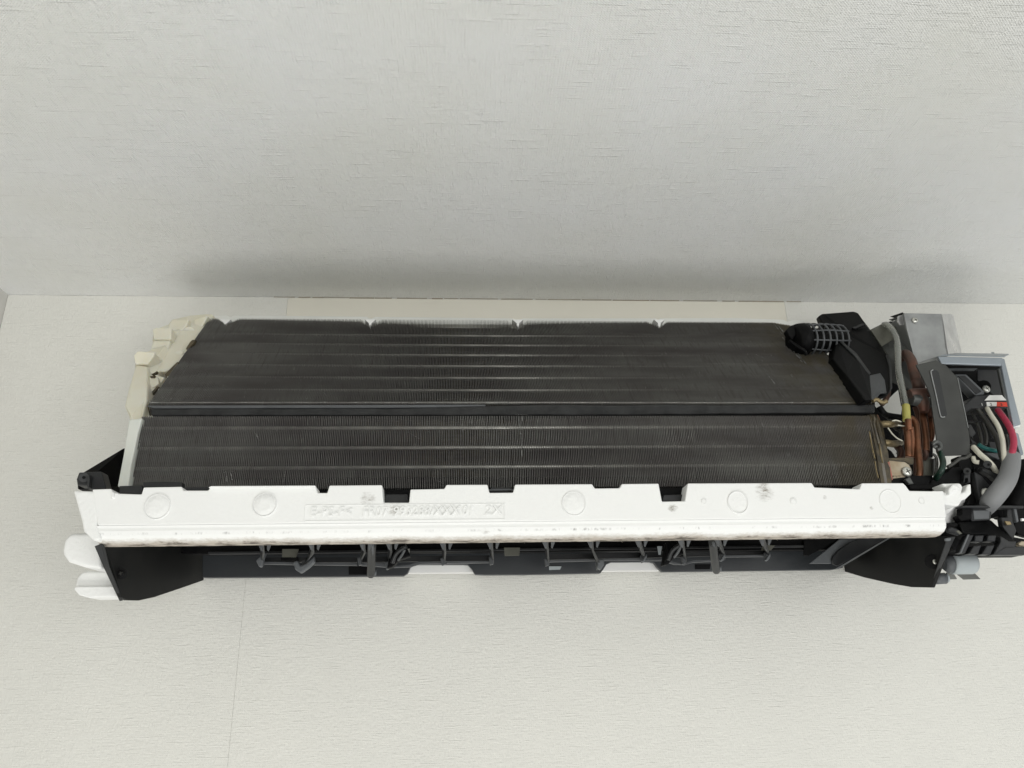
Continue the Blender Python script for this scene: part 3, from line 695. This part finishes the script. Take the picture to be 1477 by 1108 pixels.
cy_, R_ = 490, .0162
ca, cb = P(1153, cy_ + .5, .115), P(1211, cy_ + 2, .105)
hold = MB().tube([ca, cb], R_ * .72, 20, 1).build('sensor_holder', M['black'], AC, smooth=True)
ax = (cb - ca).normalized(); e1 = ax.orthogonal().normalized(); e2 = ax.cross(e1)
def ring(c, r, rt, mat_, par, name):
    pts = [c + (e1 * math.cos(a) + e2 * math.sin(a)) * r for a in [2 * math.pi * k / 28 for k in range(29)]]
    return MB().tube(pts, rt, 8, 1, caps=False).build(name, mat_, par, smooth=True)
for i in range(6):
    t = .18 + i * .155; rr = R_ * (1 - .1 * abs(t - .55))
    ring(ca.lerp(cb, t), rr, .0010, M['vane'], hold, 'cage_ring')
for k in range(10):
    a = 2 * math.pi * k / 10 + .25
    o_ = (e1 * math.cos(a) + e2 * math.sin(a))
    MB().tube([ca + ax * .004 + o_ * R_ * .9, ca.lerp(cb, .5) + o_ * R_ * 1.01, cb + o_ * R_ * .96], .0008, 8, 5).build('cage_bar', M['vane'], hold, smooth=True)
MB().tube([ca - ax * .007, ca - ax * .0065, ca, ca + ax * .004], [R_ * .7, R_ * .82, R_ * 1.0, R_ * 1.02], 24, 1).build('cage_cap', M['black'], hold, smooth=True)
slab('cage_hook', [(1134, 476), (1140, 470), (1150, 466), (1158, 468), (1150, 480), (1143, 490), (1138, 484)], .122, .008, M['black'], hold, .0012)
pipe('cap_rim', [(1139, 492, .125), (1150, 500, .13), (1160, 506, .13), (1163, 512, .128)], .12, .0016, M['black'], hold, 8)

# ------------------------------------------------------------------ right side: metal work
bx = slab('control_box', zR([(430, 125), (750, 132), (808, 482), (720, 492), (532, 556)]), .135, .05, M['steel'], AC, .0006)
slab('box_tape', zR([(748, 134, .1355), (832, 134, .11), (850, 150, .108), (918, 470, .108), (806, 482, .1365), (790, 400, .1365), (770, 250, .136)]), .13, .003, M['tape'], bx, .0004, off=(0, .003, 0))
slab('box_flange', zR([(430, 125, .137), (455, 130, .137), (470, 250, .137), (550, 552, .137), (530, 556, .137), (455, 260, .137)]), .137, .002, M['steel'], bx)
for i, a in enumerate(([(320, 160, .10), (425, 124, .134), (430, 140, .134), (350, 168, .105)], [(308, 185, .10), (375, 165, .12), (382, 178, .12), (330, 195, .1)], [(315, 205, .1), (385, 190, .12), (440, 200, .13), (435, 228, .13), (360, 222, .11)])):
    slab('box_fin', zR(a), .1, .002, M['steeld'] if i != 0 else M['black'], bx, off=(0, .001, .001))
slab('box_tongue', zR([(382, 150), (430, 138), (445, 225), (400, 228), (380, 200)]), .131, .002, M['tape'], bx, .0003)
screw(*zR([(522, 188)])[0], .1355, .0030, bx)
slab('side_panel', zR([(150, 265, .10), (250, 215, .10), (320, 195, .10), (440, 230, .12), (500, 420, .13), (530, 560, .13), (560, 800, .14), (330, 700, .13), (300, 480, .12)]), .1, .002, M['steeld'], AC)
slab('panel_plate', zR([(150, 265), (270, 212), (400, 250), (340, 350), (245, 405)]), .118, .002, M['platg'], AC, .0004)
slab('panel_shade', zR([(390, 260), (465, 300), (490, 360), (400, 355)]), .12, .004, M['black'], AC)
# electrical box: open front, rails, floor
eb2 = slab('terminal_box', zR([(735, 560), (1250, 560), (1360, 1080), (1430, 1500), (960, 1500), (860, 800)]), .10, .004, M['black'], AC)
slab('box_rail', zR([(718, 488), (1262, 500), (1255, 568), (748, 552)]), .1785, .003, M['steelb'], eb2, .0008)
slab('box_lid', zR([(745, 486, .172), (880, 470, .12), (1170, 474, .12), (1165, 462, .115), (1190, 462, .115), (1195, 474, .12), (1312, 477, .13), (1275, 498, .172)]), .15, .001, M['steelb'], eb2, off=(0, 0, .001))
slab('box_post', zR([(1238, 500), (1278, 510), (1418, 1062), (1352, 1080), (1345, 1040)]), .174, .003, M['steelb'], eb2, .0008)
slab('box_post', zR([(1222, 590), (1250, 592), (1320, 860), (1345, 1050), (1320, 1050)]), .150, .003, M['steeld'], eb2, .0008)
slab('box_inner_rail', zR([(800, 592), (1050, 592), (1040, 600), (810, 602)]), .15, .004, M['rail'], eb2)
slab('inner_board', zR([(1050, 600), (1232, 605), (1300, 860), (1200, 830), (1050, 690)]), .12, .003, M['dark'], eb2, .0006)
slab('box_post', zR([(1350, 1070), (1410, 1065), (1405, 1085), (1352, 1090)]), .172, .006, M['wplastic'], eb2)
slab('box_post', zT([(925, 575), (965, 590), (1018, 800), (985, 815), (950, 700)]), .165, .01, M['steelb'], eb2, .0008)
sh = slab('shield_plate', zR([(532, 560), (700, 522), (780, 560), (885, 672), (965, 1050), (985, 1180), (990, 1320), (720, 1328), (700, 1150), (672, 950), (655, 820), (600, 690)]), .178, .0015, M['shieldm'], AC, .0004)
slab('shield_edge_highlight', zR([(882, 672), (886, 672), (974, 1090), (970, 1090)]), .1785, .0006, M['steel'], sh)  # pale steel strip paints the highlight on the plate's edge
slab('shield_slot', zR([(655, 622), (672, 606), (705, 606), (725, 625), (795, 975), (785, 1000), (748, 1002), (732, 985)]), .1784, .0006, M['dark'], sh, .0002)
pipe('slot_ridge_highlight', zR([(675, 604), (658, 615), (660, 640), (697, 800), (734, 975), (750, 1001), (775, 998)]), .1786, .0005, M['steel'], sh, 8)  # raised slot outline in brighter steel, painting its edge highlight
# terminal block
arm = slab('terminal_arm', zR([(865, 640), (955, 640), (1112, 788), (1105, 812), (1030, 818)]), .155, .01, M['rail'], eb2, .0008)
slab('arm_inset', zR([(885, 652), (945, 652), (1085, 785), (1040, 808)]), .1558, .002, M['dark'], arm, .0003)
tb = slab('terminal_block', zR([(1030, 818), (1150, 812), (1255, 815), (1295, 860), (1315, 872), (1312, 925), (1120, 925), (1000, 930), (930, 975), (940, 900), (980, 860)]), .158, .02, M['dark'], eb2, .0012)
slab('marking_label', zR([(1150, 816), (1256, 816), (1294, 860), (1110, 860)]), .1592, .001, M['label'], tb, .0002)
slab('marking_label', zR([(1125, 874), (1212, 874), (1210, 908), (1130, 908)]), .1592, .001, M['label'], tb)
slab('marking_label', zR([(1213, 874), (1302, 876), (1310, 912), (1211, 909)]), .1592, .001, M['labelr'], tb)
text('marking_digit', '2', *zR([(1158, 905)])[0], .1596, .0034, M['ink'], tb, .0001)
text('marking_digit', '3', *zR([(1246, 906)])[0], .1596, .0034, M['ink'], tb, .0001)
text('marking_digit', '1', *zR([(1082, 905)])[0], .1596, .0034, M['label'], tb, .0001)
screw(*zR([(1122, 765)])[0], .13, .0036, eb2)
pipe('screw_shadow_disc', [(*zR([(1100, 745)])[0], .128), (*zR([(1100, 745)])[0], .12)], .12, .006, M['black'], eb2, 20)  # black disc standing in for the screw's shadow
# dark internals behind the wires
slab('inner_cover', zT([(450, 520), (860, 520), (900, 780), (480, 780)]), .11, .01, M['black'], eb2)
slab('inner_rib', zT([(460, 462), (590, 466), (590, 474), (462, 472)]), .15, .004, M['dark'], eb2)
slab('inner_tray', zT([(620, 782), (970, 786), (985, 850), (760, 850)]), .15, .01, M['rail'], eb2, .001)
slab('inner_rib', zT([(665, 670), (880, 690), (890, 740), (680, 735)]), .13, .004, M['dark'], eb2, .0006)
slab('connector', zT([(462, 500), (490, 500), (545, 590), (520, 610), (500, 640), (550, 690), (500, 690), (470, 600)]), .172, .006, M['dark'], eb2, .0008)
pipe('inner_wire', zT([(560, 700), (620, 735), (690, 755), (765, 768)]), .16, .0018, M['teal'], eb2, 10)
pipe('inner_wire', zT([(490, 600), (500, 690), (560, 710), (640, 730)]), .157, .0013, M['bwire'], eb2, 10)

# ------------------------------------------------------------------ power cable (a thing of its own)
PC = empty('power_cable', P(1445, 700, .19))
PC['label'] = 'grey sheathed cable whose white, red and black wires rise into the terminal block'
PC['category'] = 'cable'
pipe('sheath', [(1459, 658, .185), (1458, 672, .19), (1453, 690, .196), (1443, 706, .198), (1430, 722, .19), (1418, 735, .17)], .19, [.0066, .0068, .007, .0072, .0073, .007], M['sheath'], PC, 24)
pipe('wire', zT([(648, 338, .160), (690, 410, .166), (760, 520, .174), (800, 640, .18), (812, 740, .186), (822, 850, .188), (835, 920, .188)]), .17, .0020, M['white'], PC)
pipe('wire', zT([(755, 355, .160), (820, 440, .168), (885, 550, .178), (915, 660, .186), (905, 760, .19), (880, 850, .188), (875, 900, .186)]), .17, .0026, M['red'], PC)
pipe('wire', zT([(545, 335, .155), (630, 450, .158), (700, 560, .162), (750, 650, .165), (790, 820, .17), (830, 900, .18)]), .17, .0020, M['bwire'], PC)
pipe('wire', zT([(510, 725, .178), (570, 790, .184), (640, 850, .187), (700, 910, .187), (745, 985, .184)]), .18, .0022, M['white'], PC)
pipe('wire', zT([(510, 830, .18), (525, 870, .182), (570, 880, .184)]), .18, .0018, M['white'], PC)
# ------------------------------------------------------------------ pipework
def ph(pts, D): return [P(a[0], a[1], a[2] if len(a) > 2 else D) for a in pts]
ct = pipe('vinyl_tube', zR([(255, 228, .118), (290, 225, .122), (335, 270, .13), (368, 340, .138), (380, 440, .145), (382, 560, .15), (398, 680, .157), (425, 800, .162), (444, 900, .168), (448, 940, .17)]), .15, .0028, M['clear'], AC, 16)
pipe('tube_core', zR([(335, 275, .13), (366, 345, .138), (380, 440, .145), (384, 560, .15), (400, 680, .157), (427, 800, .162), (446, 900, .168)]), .15, .0011, M['rail'], ct, 10)
pipe('tube_sleeve', zR([(446, 905, .170), (450, 960, .172), (455, 1030, .174)]), .17, .0033, M['yellow'], ct, 16)
pipe('copper_pipe', zC([(598, 215), (602, 300), (612, 345)]), .176, .0026, M['copper'], AC)
p = MB().tube(ph(zC([(575, 310), (590, 420), (600, 560), (602, 680)]), .172), .0029, 14).build('copper_pipe', M['copper'], AC, smooth=True)
pipe('copper_pipe', zC([(625, 310), (640, 420), (648, 560), (650, 682)]), .171, .0025, M['copper'], AC)
pipe('copper_pipe', zC([(560, 330, .165), (580, 240, .163), (640, 205, .163), (690, 270, .165), (705, 400, .169), (715, 560, .173), (735, 760, .178), (735, 880, .18), (700, 985, .178)]), .17, .0028, M['copper'], AC)
pipe('copper_pipe', zC([(770, 90, .155), (780, 200, .158), (805, 350, .162), (818, 500, .166), (815, 610, .168)]), .16, .0029, M['copper'], AC)
pipe('copper_pipe', zC([(850, 60, .152), (868, 200, .156), (888, 320, .160), (890, 420, .162), (872, 470, .16)]), .16, .0021, M['copper'], AC)
pipe('capillary_end', zC([(800, 590, .168), (815, 650, .168), (790, 700, .165)]), .16, .0022, M['oxid'], AC)
pipe('suction_pipe', zR([(400, 540, .12), (410, 490, .132), (450, 475, .142), (492, 530, .148), (512, 610, .152), (535, 700, .155), (552, 770, .158)]), .15, [.003, .004, .0046, .0046, .0046, .0044, .0044], M['oxid'], AC, 16)
pipe('pipe_joint', zR([(478, 808), (520, 800), (600, 796), (645, 806)]), .163, [.0038, .0046, .0044, .0038], M['oxid'], AC)
pipe('pipe_joint', zR([(545, 690), (560, 770)]), .159, .0052, M['oxid'], AC)
pipe('pipe_manifold', zR([(490, 850), (560, 860), (650, 895)]), .162, [.005, .0058, .005], M['steeld'], AC)
pipe('pipe_manifold', zR([(560, 800), (590, 880), (600, 960)]), .163, [.004, .0055, .0036], M['oxid'], AC)
pipe('pipe_manifold', zR([(640, 890), (655, 960), (660, 1000)]), .160, [.004, .0034, .0026], M['oxid'], AC)
pipe('return_bend', zC([(225, 275, .168), (300, 270, .17), (380, 272, .168), (470, 262, .15)]), .17, .0030, M['brass'], AC)
pipe('return_bend', zC([(250, 500, .17), (330, 505, .174), (420, 515, .165), (500, 500, .15)]), .17, .0030, M['brass'], AC)
pipe('return_bend', zC([(205, 170, .176), (225, 215, .178), (250, 290, .18)]), .17, .0015, M['copper'], AC)
pipe('return_bend', zC([(430, 520, .155), (490, 570, .158), (512, 640, .16), (480, 720, .16)]), .16, .0026, M['oxid'], AC)
pipe('return_bend', zC([(265, 30, .15), (320, -30, .15), (350, -120, .145), (330, -200, .14)]), .15, .0024, M['oxid'], AC)
pipe('return_bend', zC([(240, 60, .165), (290, 130, .165), (350, 165, .16), (520, 190, .15)]), .16, .0026, M['black'], AC)
for a in ([(400, 232), (450, 225), (510, 243)], [(465, 285), (520, 292), (575, 300)], [(345, 315), (400, 390), (460, 445), (525, 478)]):
    pipe('sensor_lead', zC(a), .172, .0006, M['white'], AC, 8)
# dark casing wall behind the pipes, with its gaps left open
bk = slab('end_casing', zC([(180, 40), (230, 100), (330, 170), (530, 190), (560, -60), (650, -100), (900, 0), (900, 680), (760, 680), (700, 1060), (330, 1060), (330, 560), (395, 610), (440, 680), (485, 660), (480, 590), (440, 540), (300, 480), (230, 250)]), .09, .004, M['black'], AC)
slab('end_casing', zR([(330, 470), (420, 430), (560, 560), (640, 900), (420, 900), (395, 760), (350, 800), (290, 860), (300, 600)]), .105, .003, M['black'], AC)
# fixing plate with its screw
fp = slab('fixing_plate', zC([(345, 735), (370, 715), (470, 728), (560, 735), (610, 770), (645, 830), (640, 880), (560, 935), (480, 945), (400, 955)]), .186, .004, M['plate'], AC, .0008)
slab('plate_fold', zC([(340, 735), (375, 730), (415, 955), (395, 965), (365, 860)]), .1885, .004, M['pink'], fp, .0008)
screw(*zC([(580, 858)])[0], .187, .0042, fp)
slab('fixing_plate', zC([(345, 690), (660, 684), (670, 760), (620, 760), (560, 725), (370, 712)]), .176, .003, M['finend'], AC)
slab('support_leg', zC([(560, 950), (620, 920), (670, 1005), (610, 1010)]), .192, .004, M['steeld'], AC, .0006)
slab('earth_plate', zC([(755, 690), (900, 690), (905, 870), (880, 990), (740, 1010), (760, 880)]), .165, .003, M['platg'], AC, .0004)
slab('earth_plate', zC([(910, 690), (965, 690), (970, 900), (905, 900)]), .17, .003, M['steeld'], AC, .0004)
# more of the tangle behind the pipes
for pts, D_, r_, m_ in (([(560, 240), (520, 330), (500, 450), (520, 560), (470, 640)], .15, .0016, 'bwire'), ([(300, 160), (380, 230), (440, 330), (500, 360)], .155, .0013, 'bwire'),
                        ([(680, 60), (720, 180), (745, 330), (760, 480), (770, 640)], .150, .0022, 'oxid'), ([(740, 640), (700, 690), (690, 800), (700, 960)], .16, .0020, 'oxid'),
                        ([(900, 640), (940, 680), (950, 780), (930, 900)], .188, .0012, 'bwire'), ([(1080, 800), (1150, 760), (1230, 700), (1300, 690), (1364, 640)], .19, .0014, 'bwire')):
    pipe('bundled_lead', zC(pts), D_, r_, M[m_], AC, 8)
for pts, m_ in (([(470, 330), (520, 420), (560, 520), (590, 640), (600, 760)], 'bwire'), ([(500, 320), (580, 400), (650, 520), (700, 640)], 'foam'), ([(600, 480), (640, 600), (640, 700)], 'bwire'), ([(840, 600), (860, 700), (840, 780)], 'bwire')):
    pipe('inner_wire', zT(pts), .148, .0013, M[m_], eb2, 8)
# earth lead
ew = pipe('earth_lead', zC([(975, 600, .186), (1010, 680, .19), (1025, 760, .194), (1000, 850, .196), (950, 920, .19), (930, 960, .185)]), .19, .0024, M['green'], AC)
pipe('lead_terminal', [P(*zC([(940, 530)])[0], .190), P(*zC([(940, 530)])[0], .183)][0:0] or zC([(900, 520, .19), (940, 490, .192), (990, 520, .19), (990, 570, .19), (950, 590, .19)]), .19, .0016, M['steeld'], ew, 10)
screw(*zC([(940, 535)])[0], .188, .0034, ew, M['steeld'])
# small green sparkle screw head and black mounting frame
fm = slab('mounting_frame', zC([(880, 960), (960, 900), (1080, 850), (1130, 790), (1260, 800), (1290, 880), (1280, 960), (1300, 1020), (1040, 1000), (1010, 1060), (880, 1075), (740, 1070), (620, 1075), (600, 1010), (880, 1000)]), .188, .01, M['black'], AC, .001)
pipe('frame_lug', [(*zC([(1322, 850)])[0], .196), (*zC([(1322, 850)])[0], .185)], .19, .0027, M['dark'], fm, 24)
pipe('lug_hole', [(*zC([(1326, 852)])[0], .1965), (*zC([(1326, 852)])[0], .19)], .19, .0010, M['black'], fm, 16)
slab('frame_lug', zC([(1285, 860), (1364, 850), (1364, 990), (1335, 990), (1330, 930), (1300, 930), (1295, 990), (1280, 990)]), .192, .006, M['dark'], fm, .0006)
slab('frame_post', zT([(352, 820), (505, 800), (520, 900), (535, 1108), (520, 1110), (405, 985), (370, 940)]), .18, .01, M['black'], AC, .0008)
# right frame below the cable
rf = slab('base_frame', [(1398, 668), (1412, 664), (1478, 664), (1500, 700), (1500, 735), (1398, 735), (1396, 700)], .15, .01, M['black'], AC, .001)
slab('frame_plate', zL([(490, 0), (560, 40), (620, 110), (690, 180), (700, 310), (555, 320), (520, 180)]), .185, .006, M['dark'], rf, .0008)
slab('frame_plate', zL([(430, -20), (510, -40), (555, 120), (560, 320), (420, 320), (440, 240), (470, 200), (465, 110), (430, 60)]), .18, .006, M['black'], rf, .0008)
screw(*zL([(600, 207)])[0], .1855, .0044, rf)
pipe('frame_lug', [(*zT([(655, 900)])[0], .196), (*zT([(655, 900)])[0], .18)], .19, .0030, M['dark'], rf, 24)
pipe('lug_hole', [(*zT([(665, 903)])[0], .1965), (*zT([(665, 903)])[0], .19)], .19, .0010, M['black'], rf, 16)
slab('frame_bar', zT([(600, 920), (640, 940), (770, 1000), (740, 1060), (700, 1020), (600, 960)]), .186, .006, M['dark'], rf, .0008)
pipe('black_hose', [(1473, 668, .17), (1480, 690, .172), (1470, 715, .17), (1455, 735, .16)], .17, .009, M['black'], rf, 16)
slab('frame_rail', zL([(365, 322), (560, 316), (960, 320), (960, 345), (370, 340)]), .192, .008, M['dark'], rf, .0008)
slab('frame_rail', zL([(375, 340), (470, 345), (470, 450), (370, 470), (330, 420), (375, 400)]), .188, .008, M['black'], rf, .001)
slab('frame_block', zL([(470, 345), (660, 345), (650, 455), (465, 470), (455, 400)]), .186, .01, M['dark'], rf, .001)
slab('block_face', zL([(480, 365), (640, 362), (632, 445), (490, 452)]), .1868, .002, M['rail'], rf, .0006)
slab('frame_rail', zL([(650, 345), (1000, 345), (1000, 450), (740, 440), (720, 425), (655, 440)]), .176, .008, M['black'], rf, .001)
slab('frame_bar', zL([(800, 350), (850, 350), (860, 480), (890, 560), (860, 640), (820, 600), (760, 520), (745, 430), (800, 430)]), .186, .006, M['dark'], rf, .0008)
slab('frame_bar', zL([(862, 350), (890, 350), (912, 470), (890, 480)]), .188, .004, M['rail'], rf, .0006)
slab('frame_bar', zL([(890, 440), (1000, 440), (1000, 620), (900, 590), (860, 520)]), .176, .006, M['black'], rf, .0008)
slab('frame_clip', zL([(780, 465), (830, 470), (845, 500), (800, 505)]), .190, .002, M['brass'], rf, .0004)
slab('frame_clip', zL([(905, 680), (935, 655), (985, 660), (985, 705), (915, 700)]), .190, .004, M['plate'], rf, .0006)
slab('frame_clip', zL([(935, 440), (990, 445), (990, 462), (940, 465)]), .190, .002, M['wplastic'], rf, .0004)
# comb-shaped connector housing
ch = slab('connector_housing', zL([(205, 490, .185), (350, 470, .18), (650, 455, .175), (790, 590, .172), (880, 620, .178), (1000, 640, .18), (1000, 780, .17), (640, 783, .168), (520, 765, .168), (430, 780, .17), (300, 740, .175), (235, 560, .185)]), .17, .02, M['black'], AC, .001)
slab('housing_top', zL([(350, 478, .19), (650, 462, .18), (700, 520, .18), (880, 650, .188), (820, 655, .192), (600, 590, .194), (450, 590, .196), (380, 575, .196)]), .18, .002, M['black'], ch, .0006)
for a in ([(430, 595), (492, 592), (410, 768), (355, 765)], [(500, 600), (585, 600), (570, 665), (495, 655)], [(485, 700), (562, 690), (530, 778), (440, 775)], [(620, 600), (700, 600), (690, 660), (612, 655)], [(610, 695), (690, 690), (645, 783), (560, 780)], [(735, 605), (820, 655), (890, 655), (880, 715), (780, 715), (690, 783), (670, 783), (740, 660)], [(690, 770), (780, 712), (1000, 705), (1000, 783), (680, 785)]):
    slab('housing_finger', zL(a), .194, .008, M['dark'], ch, .0008)
for a in ([(430, 592), (450, 592), (375, 766), (355, 765)],):
    slab('housing_edge', zL(a), .1955, .002, M['rail'], ch, .0004)
slab('housing_tongue', zL([(240, 535), (275, 520), (345, 545), (375, 590), (350, 600), (255, 575)]), .193, .004, M['dark'], ch, .001)
slab('housing_tongue', zL([(320, 560), (345, 552), (380, 585), (355, 592)]), .197, .001, M['platg'], ch, .0003)
slab('housing_rail', zL([(200, 485), (330, 480), (350, 500), (330, 530), (210, 510)]), .19, .006, M['black'], ch, .001)
# damper motor with flaps
dm = MB().tube([P(*zL([(262, 862)])[0], .15), P(*zL([(300, 862)])[0], .15), P(*zL([(455, 860)])[0], .15), P(*zL([(480, 860)])[0], .15)], [.0088, .0092, .0092, .0082], 32, 1).build('damper_motor', M['motor'], AC, smooth=True)
MB().tube([P(*zL([(200, 870)])[0], .15), P(*zL([(240, 866)])[0], .15), P(*zL([(285, 866)])[0], .15)], [.005, .0078, .0080], 24, 2).build('motor_cap', M['rail'], dm, smooth=True)
MB().tube([P(*zL([(110, 1010)])[0], .14), P(*zL([(215, 1005)])[0], .14)], .0046, 20, 1).build('motor_shaft', M['rail'], dm, smooth=True)
MB().tube([P(*zL([(213, 1004)])[0], .14), P(*zL([(238, 1004)])[0], .14)], .0036, 20, 1).build('motor_shaft', M['motor'], dm, smooth=True)
slab('damper_flap', zL([(310, 945, .145), (470, 930, .145), (552, 1012, .12), (398, 1016, .12)]), .14, .002, M['steeld'], dm, .0003)
slab('damper_flap', zL([(235, 950, .145), (290, 945, .145), (332, 1012, .12), (240, 1014, .12)]), .14, .002, M['steeld'], dm, .0003)

# ------------------------------------------------------------------ keep room coordinates under the two Empties
for r_ in (AC, PC):
    for o in bpy.data.objects:
        if o.parent == r_: o.matrix_parent_inverse = Matrix.Translation(-r_.location)
S.render.engine = 'CYCLES'
S.cycles.max_bounces = 10; S.cycles.diffuse_bounces = 5
